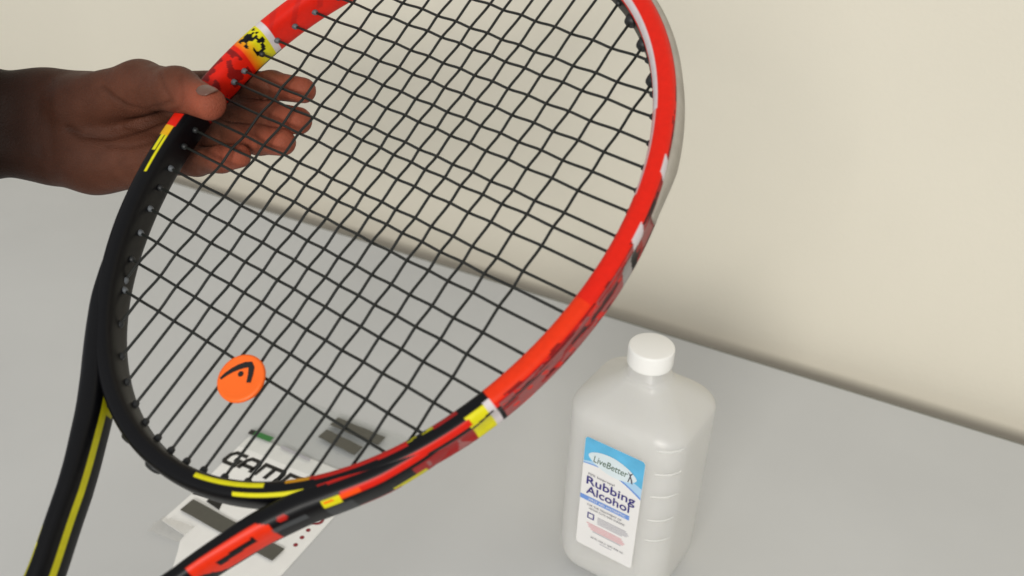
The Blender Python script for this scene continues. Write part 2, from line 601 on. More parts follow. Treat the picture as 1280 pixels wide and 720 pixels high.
# bumper guard round the tip, on the outside
bp = np.radians(np.linspace(-58, 78, 260))
BC = hoop(bp)
BNn = np.gradient(BC, axis=0)
BNn /= np.linalg.norm(BNn, axis=1)[:, None]
BNn = np.stack([-BNn[:, 1], BNn[:, 0]], -1)
if (BNn[130] @ BC[130]) < 0:
    BNn = -BNn
bw = np.interp(np.abs(np.degrees(bp)), [0, 40, 75, 120], [7.6, 7.0, 6.3, 6.2])
tap = np.clip(np.minimum(np.arange(260), 259 - np.arange(260)) / 20.0, 0.12, 1)
BV, BF = [], []
prof = [(-0.6, -8.0), (1.2, -7.0), (2.6, -4.2), (2.6, 4.2), (1.2, 7.0), (-0.6, 8.0), (-2.0, 6), (-2.0, -6)]
for i in range(260):
    for a, b in prof:
        q = BC[i] + BNn[i] * (bw[i] + a * (tap[i] if a > 0 else 1))
        BV.append((q[0], q[1], b * (0.5 + 0.5 * tap[i])))
for i in range(259):
    for k in range(8):
        BF.append((i * 8 + k, i * 8 + (k + 1) % 8, (i + 1) * 8 + (k + 1) % 8, (i + 1) * 8 + k))
BF += [tuple(range(8)), tuple(range(259 * 8, 260 * 8))]
mesh_obj('bumper_guard', rl(BV), BF, M['bumper'], racket, label='scuffed grey bumper guard round the racket tip')

# strings
XS = [-99.0, -82.0, -67.4, -54.0, -40.8, -28.8, -16.7, -5.7, 5.7, 16.7, 28.8, 40.8, 54.0, 67.4, 82.0, 99.0]
YS = [-126.2, -109.8, -94.7, -80.0, -66.5, -53.5, -38.0, -26.0, -15.9, 0.0, 12.0, 21.2, 36.1, 48.5, 61.9, 76.0, 91.2, 103.8, 122.6]
AI, BIT, BIB = AC - 4.0, BT - 5.0, BB - 3.5
SR = 0.82


def string_mesh(name, fixed, cross, lo, hi, vertical, par):
    ts = [lo, lo + 3]
    zs = [0.0, 0.0]
    stops = [c for c in cross if lo + 4 < c < hi - 4]
    knots = [(lo, 0.0)] + [(c, (1 if (par + k) % 2 else -1) * 0.62) for k, c in enumerate(cross) if lo + 4 < c < hi - 4] + [(hi, 0.0)]
    P = []
    wob = rng.normal(0, 0.10)
    for (t0, z0), (t1, z1) in zip(knots[:-1], knots[1:]):
        for q in np.linspace(0, 1, 6, endpoint=False):
            e = (1 - math.cos(math.pi * q)) / 2
            t = t0 + (t1 - t0) * q
            zz = z0 + (z1 - z0) * e
            P.append((fixed + wob * math.sin(t * 0.05), t, zz) if vertical else (t, fixed + wob * math.sin(t * 0.05), zz))
    P.append((fixed, hi, 0.0) if vertical else (hi, fixed, 0.0))
    V, F = tube(P, SR, 7)
    return mesh_obj(name, rl(V), F, M['string'], racket)


ends = []
for i, x in enumerate(XS):
    k = math.sqrt(1 - (x / AI) ** 2)
    lo, hi = -BIB * k, BIT * k
    string_mesh('main_string', x, YS, lo, hi, True, i)
    ends += [(x, lo, 0, 'm', i), (x, hi, 1, 'm', i)]
for j, y in enumerate(YS):
    b = BIT if y > 0 else BIB
    k = math.sqrt(1 - (y / b) ** 2)
    # the weave of a cross is the opposite of the main it meets
    string_mesh('cross_string', y, XS, -AI * k, AI * k, False, j + 1)
    ends += [(-AI * k, y, 0, 'c', j), (AI * k, y, 1, 'c', j)]


# grommets where the strings enter the frame
def lathe(profile, sides=8):
    V = [(r * math.cos(2 * math.pi * k / sides), r * math.sin(2 * math.pi * k / sides), h) for r, h in profile for k in range(sides)]
    F = []
    for i in range(len(profile) - 1):
        for k in range(sides):
            F.append((i * sides + k, i * sides + (k + 1) % sides, (i + 1) * sides + (k + 1) % sides, (i + 1) * sides + k))
    F.append(tuple(range(sides))[::-1])
    F.append(tuple(range((len(profile) - 1) * sides, len(profile) * sides)))
    return V, F


gv, gf = lathe([(2.1, -2.5), (2.1, 1.6), (1.7, 2.6), (1.0, 3.1)])
gm_dark = mesh_obj('grommet', np.array(gv) * S, gf, M['grommet_dark'])
gm_grey = mesh_obj('grommet', np.array(gv) * S, gf, M['grommet_grey'])
for (x, y, side, kind, idx) in ends:
    ph = math.degrees(math.atan2(x / AC, y / (BT if y > 0 else BB)))
    src = gm_grey if (-140 < ph < -60 and rng.random() < 0.6) else gm_dark
    o = src.copy()
    dirn = np.array([0, 1.0 if side == 0 else -1.0, 0]) if kind == 'm' else np.array([1.0 if side == 0 else -1.0, 0, 0])
    if kind == 'm' and side == 1 and idx >= 13:
        k = 1.9
    else:
        k = 0.9
    zax = Vector(dirn)
    xax = Vector((0, 0, 1))
    yax = zax.cross(xax)
    m4 = Matrix((xax, yax, zax)).transposed().to_4x4()
    p = rl([(x + dirn[0] * 1.6, y + dirn[1] * 1.6, 0)])[0]
    o.parent = racket
    o.matrix_parent_inverse = Matrix()
    o.matrix_basis = Matrix.Translation(p) @ m4 @ Matrix.Diagonal((k, k, 1.0 if k < 1 else 1.5, 1))
    col.objects.link(o)
bpy.data.objects.remove(gm_dark)
bpy.data.objects.remove(gm_grey)
# grommet heads on the outside of the throat bridge
hv, hf = lathe([(4.2, -2), (4.2, 2.2), (3.4, 3.6), (1.8, 4.3), (0.3, 4.5)], 12)
hm = None
for x in (-51.0, -31.0, -9.0):
    yb = -191.2 * math.sqrt(1 - (x / 144.5) ** 2)
    o = mesh_obj('outer_grommet', np.array(hv) * S, hf, M['grommet_dark']) if hm is None else hm.copy()
    if hm is None:
        hm = o
    else:
        col.objects.link(o)
    o.parent = racket
    m4 = Matrix((Vector((0, 0, 1)), Vector((1, 0, 0)), Vector((0, -1, 0)))).transposed().to_4x4()
    o.matrix_basis = Matrix.Translation(rl([(x, yb + 0.6, -1.5)])[0]) @ m4 @ Matrix.Diagonal((0.9, 1.25, 0.7, 1))

# ------------------------------------------------------------------ vibration dampener
damp = empty('vibration_dampener', label='round orange rubber dampener with a black arch mark between the racket strings', category='dampener')
DC = np.array([4.1, -132.9])
do = RORG + RROT @ (np.array([DC[0], DC[1], 0]) * S)
damp.matrix_world = Matrix([[*RROT[0], do[0]], [*RROT[1], do[1]], [*RROT[2], do[2]], [0, 0, 0, 1]])
prof = [(0.2, -2.6), (10.0, -2.6), (10.6, -1.6), (9.4, -1.0), (9.4, 1.0), (12.4, 1.4), (12.9, 2.2), (12.9, 3.2), (12.4, 3.9), (11.4, 4.15), (10.9, 4.0), (0.2, 4.0)]
dv, df = lathe(prof, 48)
mesh_obj('disc', np.array(dv) * S, df, M['orange'], damp, smooth=True)
arch = [(-5.0, -138.6), (-4.0, -135.4), (-2.4, -132.0), (-0.4, -129.0), (2.0, -126.4), (4.4, -124.9), (6.2, -126.0), (8.1, -129.0), (10.0, -132.8)]
wd = np.array([0.7, 1.0, 1.25, 1.5, 1.65, 1.7, 1.6, 1.4, 1.2])
P = np.array(arch)
T = np.gradient(P, axis=0)
T /= np.linalg.norm(T, axis=1)[:, None]
N = np.stack([-T[:, 1], T[:, 0]], -1)
L, R = P + N * wd[:, None], P - N * wd[:, None]
v2 = np.r_[L, R] - DC
v3 = np.c_[v2, np.full(len(v2), 4.25)]
n = len(P)
mesh_obj('arch_mark', v3 * S, [(n + i, n + i + 1, i + 1, i) for i in range(n - 1)], M['ink'], damp, smooth=False)
dc2 = np.array([3.1, -131.3]) - DC
cv = [(dc2[0] + 1.5 * math.cos(a), dc2[1] + 1.5 * math.sin(a), 4.25) for a in np.linspace(0, 2 * np.pi, 20, endpoint=False)]
mesh_obj('dot_mark', np.array(cv) * S, [tuple(range(20))], M['ink'], damp, smooth=False)

# ------------------------------------------------------------------ hand (one continuous surface from a distance field)
RW = W.T @ RROT          # racket -> camera axes
RO_C = W.T @ (RORG - CAM)


def jp(px, py, zmm):
    """point on the bearing (px, py) lying zmm in front (+) of / behind (-) the string plane, camera axes, metres"""
    r = np.array([(px - 640) / FPX, (py - 360) / FPX, 1.0])
    nrm_ = RW[:, 2]
    k = (RO_C @ nrm_ + zmm * 1e-3) / (r @ nrm_)
    return r * k


def jd(px, py, dep):
    return np.array([(px - 640) / FPX, (py - 360) / FPX, 1.0]) * dep


fingers = [
    [(jp(206, 116, -27), .0125), (jp(288, 107, -23), .0088), (jp(340, 107, -15), .0079), (jp(379, 113, -9.6), .0070)],
    [(jp(200, 142, -30), .0125), (jp(286, 139, -27), .0090), (jp(340, 146, -17), .0081), (jp(373, 151, -10.2), .0074)],
    [(jp(200, 170, -30), .0118), (jp(276, 171, -26), .0086), (jp(324, 175, -16), .0078), (jp(353, 178, -10.0), .0072)],
    [(jp(196, 196, -27), .0108), (jp(246, 202, -24), .0078), (jp(277, 199, -15), .0070), (jp(299, 195, -9.2), .0064)],
]
wr_t, wr_b = jd(52, 130, .588), jd(52, 183, .590)
thumb = [(jd(98, 132, .572), .0165), (jp(176, 109, 2), .0138), (jp(222, 112, 14.5), .0108), (jp(262, 130, 18.6), .0086)]
bones = []          # groups of round cones; each group is smooth inside
for fg in fingers:
    bones.append([(fg[i][0], fg[i][1], fg[i + 1][0], fg[i + 1][1]) for i in range(3)])
palm = []
for k, fg in enumerate(fingers):
    start = wr_t + (wr_b - wr_t) * (k / 3.0)
    start = start + (jd(92, 130 + k * 22, .586) - start) * 0.6
    palm.append((start, .0165, fg[0][0], fg[0][1] * 1.02))
palm += [(jd(-260, 122, .545), .030, jd(-30, 131, .585), .0205), (jd(-260, 178, .545), .030, jd(-30, 178, .587), .0200),
         (jd(-30, 131, .585), .0205, wr_t, .0178), (jd(-30, 178, .587), .0200, wr_b, .0180),
         (wr_t, .0178, jd(110, 137, .580), .0190), (wr_b, .0180, jd(120, 197, .583), .0190),
         (jd(120, 197, .583), .0190, jd(178, 200, .578), .0150)]
thumb_b = [(thumb[i][0], thumb[i][1], thumb[i + 1][0], thumb[i + 1][1]) for i in range(3)]
thumb_b.append((jd(150, 122, .574), .014, jp(206, 112, -20), .0115))       # web towards the index


def round_cone(Pt, a, r1, b, r2):
    ba = b - a
    l2 = ba @ ba
    rr = r1 - r2
    a2 = l2 - rr * rr
    il2 = 1.0 / l2
    pa = Pt - a
    y = pa @ ba
    z = y - l2
    x2 = ((pa * l2 - y[:, None] * ba) ** 2).sum(1)
    y2 = y * y * l2
    z2 = z * z * l2
    k = np.sign(rr) * rr * rr * x2
    d = (np.sqrt(np.maximum(x2 * a2 * il2, 0)) + y * rr) * il2 - r1
    c1 = np.sign(z) * a2 * z2 > k
    c2 = np.sign(y) * a2 * y2 < k
    d = np.where(c2, np.sqrt(x2 + y2) * il2 - r1, d)
    d = np.where(c1, np.sqrt(x2 + z2) * il2 - r2, d)
    return d


def smin(a, b, k):
    h = np.maximum(k - np.abs(a - b), 0) / k
    return np.minimum(a, b) - h * h * k * 0.25


def hand_sdf(Pt):
    d = None
    for q in palm:
        e = round_cone(Pt, *q)
        d = e if d is None else smin(d, e, .011)
    dt = None
    for q in thumb_b:
        e = round_cone(Pt, *q)
        dt = e if dt is None else smin(dt, e, .007)
    df_ = None
    for g in bones:
        e0 = None
        for q in g:
            e = round_cone(Pt, *q)
            e0 = e if e0 is None else smin(e0, e, .0035)
        df_ = e0 if df_ is None else smin(df_, e0, .0016)
    # finger pads swell a little between the joints
    d = smin(d, df_, .006)
    return smin(d, dt, .006)


HS = 0.0013
allp = np.array([q[0] for fg in fingers for q in fg] + [q[0] for q in palm] + [q[2] for q in palm] + [q[0] for q in thumb])
lo = allp.min(0) - .034
hi = allp.max(0) + .034
lo[0] = jd(-210, 150, .56)[0]
nn = np.ceil((hi - lo) / HS).astype(int) + 1
gx, gy, gz = (lo[i] + HS * np.arange(nn[i]) for i in range(3))
D = np.empty(nn, np.float32)
for i0 in range(0, nn[0], 12):
    i1 = min(i0 + 12, nn[0])
    X = np.stack(np.meshgrid(gx[i0:i1], gy, gz, indexing='ij'), -1).reshape(-1, 3)
    D[i0:i1] = hand_sdf(X).reshape(i1 - i0, nn[1], nn[2])
D[0] = .01
# surface nets
ins = D < 0
corners = [(a, b, c) for a in (0, 1) for b in (0, 1) for c in (0, 1)]
cnt = sum(ins[a:nn[0] - 1 + a, b:nn[1] - 1 + b, c:nn[2] - 1 + c].astype(np.int8) for a, b, c in corners)
act = (cnt > 0) & (cnt < 8)
idx = -np.ones(act.shape, np.int64)
cells = np.argwhere(act)
idx[act] = np.arange(len(cells))
acc = np.zeros((len(cells), 3))
num = np.zeros(len(cells))
for e0 in corners:
    for ax in range(3):
        if e0[ax] == 0:
            e1 = list(e0)
            e1[ax] = 1
            d0 = D[tuple((cells + e0).T)].astype(float)
            d1 = D[tuple((cells + e1).T)].astype(float)
            m = (d0 < 0) != (d1 < 0)
            t = np.where(m, d0 / np.where(m, d0 - d1, 1), 0)
            p = np.array(e0)[None, :] + t[:, None] * (np.array(e1) - np.array(e0))[None, :]
            acc[m] += p[m]
            num[m] += 1
HV = lo + HS * (cells + acc / num[:, None])
HF = []
for ax in range(3):
    u_, w_ = (ax + 1) % 3, (ax + 2) % 3
    sl0 = [slice(1, nn[k] - 1) for k in range(3)]
    sl0[ax] = slice(0, nn[ax] - 1)
    sl1 = list(sl0)
    sl1[ax] = slice(1, nn[ax])
    ch = ins[tuple(sl0)] != ins[tuple(sl1)]
    base = np.argwhere(ch)
    off = np.array([1, 1, 1])
    off[ax] = 0
    base = base + off
    sg = ins[tuple(base.T)]
    du = np.zeros(3, int)
    du[u_] = 1
    dw = np.zeros(3, int)
    dw[w_] = 1
    a = idx[tuple((base - du - dw).T)]
    b = idx[tuple((base - dw).T)]
    c = idx[tuple(base.T)]
    d = idx[tuple((base - du).T)]
    q = np.stack([a, b, c, d], 1)
    q[~sg] = q[~sg][:, ::-1]
    HF.append(q)
HF = np.concatenate(HF)
# relax
E = np.unique(np.sort(np.concatenate([HF[:, [0, 1]], HF[:, [1, 2]], HF[:, [2, 3]], HF[:, [3, 0]]]), 1), axis=0)
deg = np.bincount(E.ravel(), minlength=len(HV)).astype(float)
for it in range(6):
    s_ = np.zeros_like(HV)
    np.add.at(s_, E[:, 0], HV[E[:, 1]])
    np.add.at(s_, E[:, 1], HV[E[:, 0]])
    HV = HV + (0.5 if it % 2 == 0 else -0.48) * (s_ / deg[:, None] - HV)
eps = 4e-4
NRM = np.stack([hand_sdf(HV + np.eye(3)[k] * eps) - hand_sdf(HV - np.eye(3)[k] * eps) for k in range(3)], 1)
NRM /= np.linalg.norm(NRM, axis=1)[:, None] + 1e-12
PX = np.stack([640 + FPX * HV[:, 0] / HV[:, 2], 360 + FPX * HV[:, 1] / HV[:, 2]], 1)


def dist_poly(Pq, pl):
    best = np.full(len(Pq), 1e9)
    for a, b in zip(np.array(pl[:-1], float), np.array(pl[1:], float)):
        t = np.clip(((Pq - a) @ (b - a)) / ((b - a) @ (b - a)), 0, 1)
        best = np.minimum(best, np.linalg.norm(Pq - (a + t[:, None] * (b - a)), axis=1))
    return best


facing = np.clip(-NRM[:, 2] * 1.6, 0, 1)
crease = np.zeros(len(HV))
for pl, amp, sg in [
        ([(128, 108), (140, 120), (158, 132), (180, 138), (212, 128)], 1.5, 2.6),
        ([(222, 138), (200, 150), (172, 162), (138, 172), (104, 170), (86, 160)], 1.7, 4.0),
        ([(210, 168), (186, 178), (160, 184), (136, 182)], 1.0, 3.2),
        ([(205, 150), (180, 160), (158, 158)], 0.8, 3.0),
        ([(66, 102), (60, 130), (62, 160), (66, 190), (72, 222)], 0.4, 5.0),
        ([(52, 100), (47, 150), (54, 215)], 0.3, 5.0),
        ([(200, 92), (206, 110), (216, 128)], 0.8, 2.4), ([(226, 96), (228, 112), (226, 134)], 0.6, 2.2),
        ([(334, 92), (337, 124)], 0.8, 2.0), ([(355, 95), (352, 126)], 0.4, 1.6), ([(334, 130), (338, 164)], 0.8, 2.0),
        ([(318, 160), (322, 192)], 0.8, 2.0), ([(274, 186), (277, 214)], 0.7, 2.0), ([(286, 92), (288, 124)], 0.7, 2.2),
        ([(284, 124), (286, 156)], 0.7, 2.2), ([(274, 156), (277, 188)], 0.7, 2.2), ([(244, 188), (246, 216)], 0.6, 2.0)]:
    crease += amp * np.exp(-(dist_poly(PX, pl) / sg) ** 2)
HV = HV - NRM * (crease * facing * 7e-4)[:, None]
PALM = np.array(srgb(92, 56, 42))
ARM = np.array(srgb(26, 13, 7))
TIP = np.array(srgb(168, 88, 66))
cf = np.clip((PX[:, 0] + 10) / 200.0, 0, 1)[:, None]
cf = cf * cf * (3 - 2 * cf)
hc = ARM * (1 - cf) + PALM * cf  # darker arm skin, with the shade on the wrist painted into the tone
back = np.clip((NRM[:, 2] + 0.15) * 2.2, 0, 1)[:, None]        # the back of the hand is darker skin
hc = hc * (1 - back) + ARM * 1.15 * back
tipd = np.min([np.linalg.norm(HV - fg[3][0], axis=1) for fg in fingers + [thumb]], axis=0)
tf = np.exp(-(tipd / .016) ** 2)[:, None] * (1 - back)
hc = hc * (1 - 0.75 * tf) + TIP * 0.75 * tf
hc = hc * (1 - 0.16 * np.clip(crease, 0, 1.2) * facing)[:, None]  # shade in the creases painted into the skin colour
HW_ = CAM + HV @ W.T
horg = CAM + W @ jd(60, 160, .588)
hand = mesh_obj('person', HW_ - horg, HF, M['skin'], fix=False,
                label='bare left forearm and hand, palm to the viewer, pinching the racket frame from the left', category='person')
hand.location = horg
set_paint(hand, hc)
# flip check
me = hand.data
f0 = me.polygons[len(me.polygons) // 2]
if Vector(W @ NRM[f0.vertices[0]]).dot(f0.normal) < 0:
    me.flip_normals()
# thumb nail, on the side of the thumb turned to the viewer and up
t0, t1 = thumb[2][0], thumb[3][0]
ax_ = (t1 - t0) / np.linalg.norm(t1 - t0)
outn = np.array([0.25, -0.62, -0.72])
outn -= ax_ * (outn @ ax_)
outn /= np.linalg.norm(outn)
side = np.cross(ax_, outn)
nv_, nf_ = [], []
for i in range(9):
    for k in range(9):
        u = -1 + 2 * i / 8
        q = -1 + 2 * k / 8
        sq = (1 - 0.22 * u * u)
        base = t1 + ax_ * (0.0005 + 0.0052 * u * (1 - 0.25 * q * q))
        a = q * sq * 0.62
        rr = .0086 + .00035 + (-.0005 * max(u, 0))
        nv_.append(CAM + W @ (base + outn * rr * math.cos(a) + side * rr * math.sin(a)) - horg)
for i in range(8):
    for k in range(8):
        nf_.append((i * 9 + k, i * 9 + k + 1, (i + 1) * 9 + k + 1, (i + 1) * 9 + k))
nl = mesh_obj('nail', nv_, nf_, M['nail'], hand)
sm_ = nl.modifiers.new('thick', 'SOLIDIFY')
sm_.thickness = 0.0006

# ------------------------------------------------------------------ bottle of rubbing alcohol
BY = -0.5733
BAX = (0.0973, 0.5535)
BWD, BDP, BRD = 0.090, 0.078, 0.020
bottle = empty('rubbing_alcohol_bottle', (*BAX, 0.0), BY,
               label='translucent white plastic rubbing alcohol bottle with a white screw cap', category='bottle')


def rrect(w, d, r, n=12):
    o = []
    for cx, cy, a0 in ((w / 2 - r, d / 2 - r, 0), (-w / 2 + r, d / 2 - r, 90), (-w / 2 + r, -d / 2 + r, 180), (w / 2 - r, -d / 2 + r, 270)):
        for k in range(n + 1):
            a = math.radians(a0 + 90 * k / n)
            o.append((cx + r * math.cos(a), cy + r * math.sin(a)))
    return o


NECK = 0.0125
lev = []
for a in np.linspace(0, 1, 9):                       # rounded foot
    q = 1 - math.sqrt(max(0, 1 - (1 - a) ** 2))
    lev.append((0.0015 + 0.024 * a, q * 0.012, 0))
lev += [(0.05, 0, 0), (0.10, 0, 0), (0.150, 0, 0), (0.1585, 0, 0)]
for z, q, bl in ((0.1600, 0.0004, 0), (0.1627, 0.0016, 0), (0.1652, 0.0034, 0.0), (0.1683, 0.0062, 0.02), (0.1718, 0.0100, 0.06), (0.1750, 0.0138, 0.14),
                 (0.1782, 0.0175, 0.28), (0.1810, 0.0210, 0.48), (0.1832, 0.0235, 0.70), (0.1848, 0.0245, 0.88), (0.1858, 0.0248, 1.0)):
    lev.append((z, q, bl))
bv, bf = [], []
NB = 52
for z, ins_, blend in lev:
    sec = rrect(BWD - 2 * ins_, BDP - 2 * ins_, max(BRD - ins_ * 0.35, 0.006))
    for (x, y) in sec:
        a = math.atan2(y, x)
        cx, cy = 0.0172 * math.cos(a), 0.0172 * math.sin(a)
        bv.append((x * (1 - blend) + cx * blend, y * (1 - blend) + cy * blend, z))
sec0 = rrect(BWD, BDP, BRD)
for z, r in ((0.1866, 0.0160), (0.1878, 0.0148), (0.1990, 0.0140)):
    for (x, y) in sec0:
        a = math.atan2(y, x)
        bv.append((r * math.cos(a), r * math.sin(a), z))
nl_ = len(bv) // NB
for i in range(nl_ - 1):
    for k in range(NB):
        bf.append((i * NB + k, i * NB + (k + 1) % NB, (i + 1) * NB + (k + 1) % NB, (i + 1) * NB + k))
bf.append(tuple(range(NB))[::-1])
bf.append(tuple(range((nl_ - 1) * NB, nl_ * NB)))
body = mesh_obj('body', bv, bf, M['hdpe'], bottle)
# embossed fill marks on the rounded corner nearest the viewer
for zc in (0.157, 0.136, 0.115, 0.092, 0.072):
    V, F = [], []
    arc = [(BWD / 2 - BRD + (BRD + e) * math.cos(math.radians(a)), -BDP / 2 + BRD + (BRD + e) * math.sin(math.radians(a)), zc + h)
           for a in np.linspace(286, 344, 12) for e, h in ((-0.0002, -0.0012), (0.00012, -0.0005), (0.00012, 0.0005), (-0.0002, 0.0012))]
    V = arc
    for i in range(11):
        for k in range(3):
            F.append((i * 4 + k, i * 4 + k + 1, (i + 1) * 4 + k + 1, (i + 1) * 4 + k))
    mesh_obj('fill_mark', V, F, M['mark'], body)
# cap
NC = 96
cvv, cff = [], []
cp = [(0.0152, 0.1945, 0), (0.0159, 0.1948, 1), (0.0161, 0.1962, 1), (0.0161, 0.2070, 1), (0.0159, 0.2082, 0.4), (0.0154, 0.2088, 0), (0.0148, 0.2090, 0), (0.0003, 0.2091, 0)]
for r, z, k in cp:
    for i in range(NC):
        rr = r - (0.00028 * k if i % 2 else 0)
        a = 2 * math.pi * i / NC
        cvv.append((rr * math.cos(a), rr * math.sin(a), z))
for i in range(len(cp) - 1):
    for k in range(NC):
        cff.append((i * NC + k, i * NC + (k + 1) % NC, (i + 1) * NC + (k + 1) % NC, (i + 1) * NC + k))
cff.append(tuple(range(NC))[::-1])
cff.append(tuple(range((len(cp) - 1) * NC, len(cp) * NC)))
mesh_obj('cap', cvv, cff, M['cap'], bottle, label='white ribbed screw cap')
# label
LW, LH, LZ = 0.0475, 0.1056, 0.0381
YF = -BDP / 2


def lab(name, vf, lift, mat, parent):
    V, F = vf
    return mesh_obj(name, [(x - LW / 2, YF - lift, LZ + y) for x, y in V], F, mat, parent, smooth=False, fix=False)


def rpoly(w, h, r, n=6):
    return [(x + w / 2, y + h / 2) for x, y in rrect(w, h, r, n)]


def flat(poly):
    return poly, [tuple(range(len(poly)))]


lp = rpoly(LW, LH, 0.003)
V, F = prism(lp, 0.00015, 0.0005)
lb = mesh_obj('label', [(x - LW / 2, YF - z, LZ + y) for x, y, z in V], F, M['label'], bottle, smooth=False)
yl = lambda b: LH * (1 - b)            # fraction from the top


def curve_low(a):
    return 0.235 + 0.10 * a - 0.055 * math.sin(math.pi * a) + 0.0 * a


top = [p for p in rpoly(LW, LH, 0.003) if p[1] > LH * 0.9]
aa = np.linspace(0, 1, 24)
upper = sorted(top, key=lambda p: p[0])


def upper_y(x):
    xs_ = [p[0] for p in upper]
    ys_ = [p[1] for p in upper]
    return float(np.interp(x, xs_, ys_))


def strip(a0, a1, lo_f, hi_f, n=40):
    V = []
    for a in np.linspace(a0, a1, n):
        V.append((a * LW, lo_f(a)))
    for a in np.linspace(a0, a1, n):
        V.append((a * LW, hi_f(a)))
    return V, [(i, i + 1, n + i + 1, n + i) for i in range(n - 1)]


lab('blue_header', strip(0.004, 0.996, lambda a: yl(curve_low(a)), lambda a: upper_y(a * LW) - 0.0001), 0.00062, M['sky'], lb)
lab('pale_arc', strip(0.004, 0.996, lambda a: yl(curve_low(a) - 0.006), lambda a: yl(curve_low(a) - 0.02 - 0.075 * a)), 0.00070, M['pale'], lb)
lab('arc_line', strip(0.004, 0.996, lambda a: yl(curve_low(a) + 0.001), lambda a: yl(curve_low(a) - 0.006 - 0.012 * a)), 0.00078, M['band'], lb)
cl = []
for t in np.linspace(0, 2 * np.pi, 40, endpoint=False):
    cx, cy = math.cos(t), math.sin(t)
    x = 0.49 + 0.41 * np.sign(cx) * abs(cx) ** 1.15
    y = 0.165 + 0.042 * (x - 0.5) - 0.082 * np.sign(cy) * abs(cy) ** 1.2
    cl.append((x * LW, yl(y)))
lab('cloud', flat(cl), 0.00086, M['cloud'], lb)


def ltext(name, body, a0, bmid, width, height, mat, bold=0.0, shear=0.0, lift=0.00095, rot=0.0):
    V, F = text_flat(body, width * LW if width else None, height * LH if height else None, bold, shear)
    V = np.array(V)
    c, s_ = math.cos(rot), math.sin(rot)
    h = V[:, 1].max()
    V = V - [0, h / 2]
    V = np.stack([V[:, 0] * c - V[:, 1] * s_, V[:, 0] * s_ + V[:, 1] * c], 1)
    V = V + [a0 * LW, yl(bmid)]
    return lab(name, (V.tolist(), F), lift, mat, lb)


ltext('brand_lettering', 'LiveBetter', 0.17, 0.162, 0.58, 0.058, M['logo_ink'], 0.008, 0.15, 0.00098, -0.02)
fig = merge([stroke([(0.765 * LW, yl(0.225)), (0.79 * LW, yl(0.17)), (0.80 * LW, yl(0.145))], 0.0008),
             stroke([(0.79 * LW, yl(0.17)), (0.82 * LW, yl(0.20)), (0.83 * LW, yl(0.228))], 0.0011),
             stroke([(0.755 * LW, yl(0.142)), (0.79 * LW, yl(0.165)), (0.825 * LW, yl(0.138))], 0.0007)])
lab('figure_mark', fig, 0.00098, M['dark_ink'], lb)
ltext('strength_lettering', '70% Isopropyl', 0.10, 0.315, 0.46, 0.024, M['dark_ink'])
ltext('rubbing_lettering', 'Rubbing', 0.09, 0.383, 0.83, 0.095, M['navy'], 0.012)
ltext('alcohol_lettering', 'Alcohol', 0.10, 0.458, 0.745, 0.072, M['navy'], 0.012)
lab('antiseptic_band', flat([(0.002 * LW, yl(0.562)), (0.86 * LW, yl(0.562)), (0.86 * LW, yl(0.520)), (0.002 * LW, yl(0.520))]), 0.00062, M['band'], lb)
ltext('antiseptic_lettering', 'FIRST AID ANTISEPTIC', 0.16, 0.541, 0.64, 0.022, M['label'], 0.004, 0, 0.0008)
ltext('use_lettering', 'FOR THE TREATMENT OF', 0.14, 0.592, 0.60, 0.017, M['dark_ink'])
ltext('use_lettering', 'MINOR CUTS AND SCRAPES', 0.18, 0.622, 0.62, 0.017, M['dark_ink'])
lab('square_mark', stroke([(0.17 * LW, yl(0.715)), (0.27 * LW, yl(0.715)), (0.27 * LW, yl(0.668)), (0.17 * LW, yl(0.668))], 0.0010, True), 0.0007, M['navy'], lb)
for k in range(5):
    b = 0.672 + 0.0145 * k
    w = (0.50, 0.53, 0.55, 0.52, 0.44)[k]
    lab('fine_print', flat([(0.34 * LW, yl(b + 0.0075)), ((0.34 + w) * LW, yl(b + 0.0075)), ((0.34 + w) * LW, yl(b)), (0.34 * LW, yl(b))]), 0.0007, M['grey_ink'], lb)
for k in range(5):
    b = 0.762 + 0.0155 * k
    a0, w = ((0.16, 0.62), (0.19, 0.62), (0.20, 0.64), (0.24, 0.58), (0.28, 0.50))[k]
    lab('fine_print', flat([(a0 * LW, yl(b + 0.0085)), ((a0 + w) * LW, yl(b + 0.0085)), ((a0 + w) * LW, yl(b)), (a0 * LW, yl(b))]), 0.0007,
        M['red_ink'] if k < 4 else M['grey_ink'], lb)
ltext('volume_lettering', '32 FL OZ (1 QT) 946 mL', 0.26, 0.888, 0.58, 0.020, M['dark_ink'], 0.01)
lab('fine_print', flat([(0.42 * LW, yl(0.918)), (0.64 * LW, yl(0.918)), (0.64 * LW, yl(0.911)), (0.42 * LW, yl(0.911))]), 0.0007, M['grey_ink'], lb)

# ------------------------------------------------------------------ packet of lead tape on the table
A1 = math.radians(-25.4)
e1 = np.array([math.cos(A1), math.sin(A1)])
e2 = np.array([-e1[1], e1[0]])
PO = np.array([-0.2310, 0.6790])           # top left corner of the card
packet = empty('lead_tape_packet', (PO[0], PO[1], 0.0), A1,
               label='torn white card packet lettered GAMMA lying under the racket throat', category='packet')


def pk(x, y):
    """world mm on the table -> packet's own frame in metres"""
    d = np.array([x, y]) * 1e-3 - PO
    return (float(d @ e1), float(d @ e2))


CT = 0.0016
cpoly = [pk(*q) for q in ((-231, 679), (-119, 626), (-150, 560), (-192, 472), (-252, 500), (-254.5, 540), (-256, 551), (-254, 557), (-262, 562), (-268, 566), (-277, 572), (-261, 604))]
V, F = prism(cpoly, 0.0004, CT)
card = mesh_obj('card', V, F, M['card'], packet, smooth=False)


def flatp(name, vf, z, mat, parent):
    V, F = vf
    return mesh_obj(name, [(x, y, z) for x, y in V], F, mat, parent, smooth=False, fix=False)


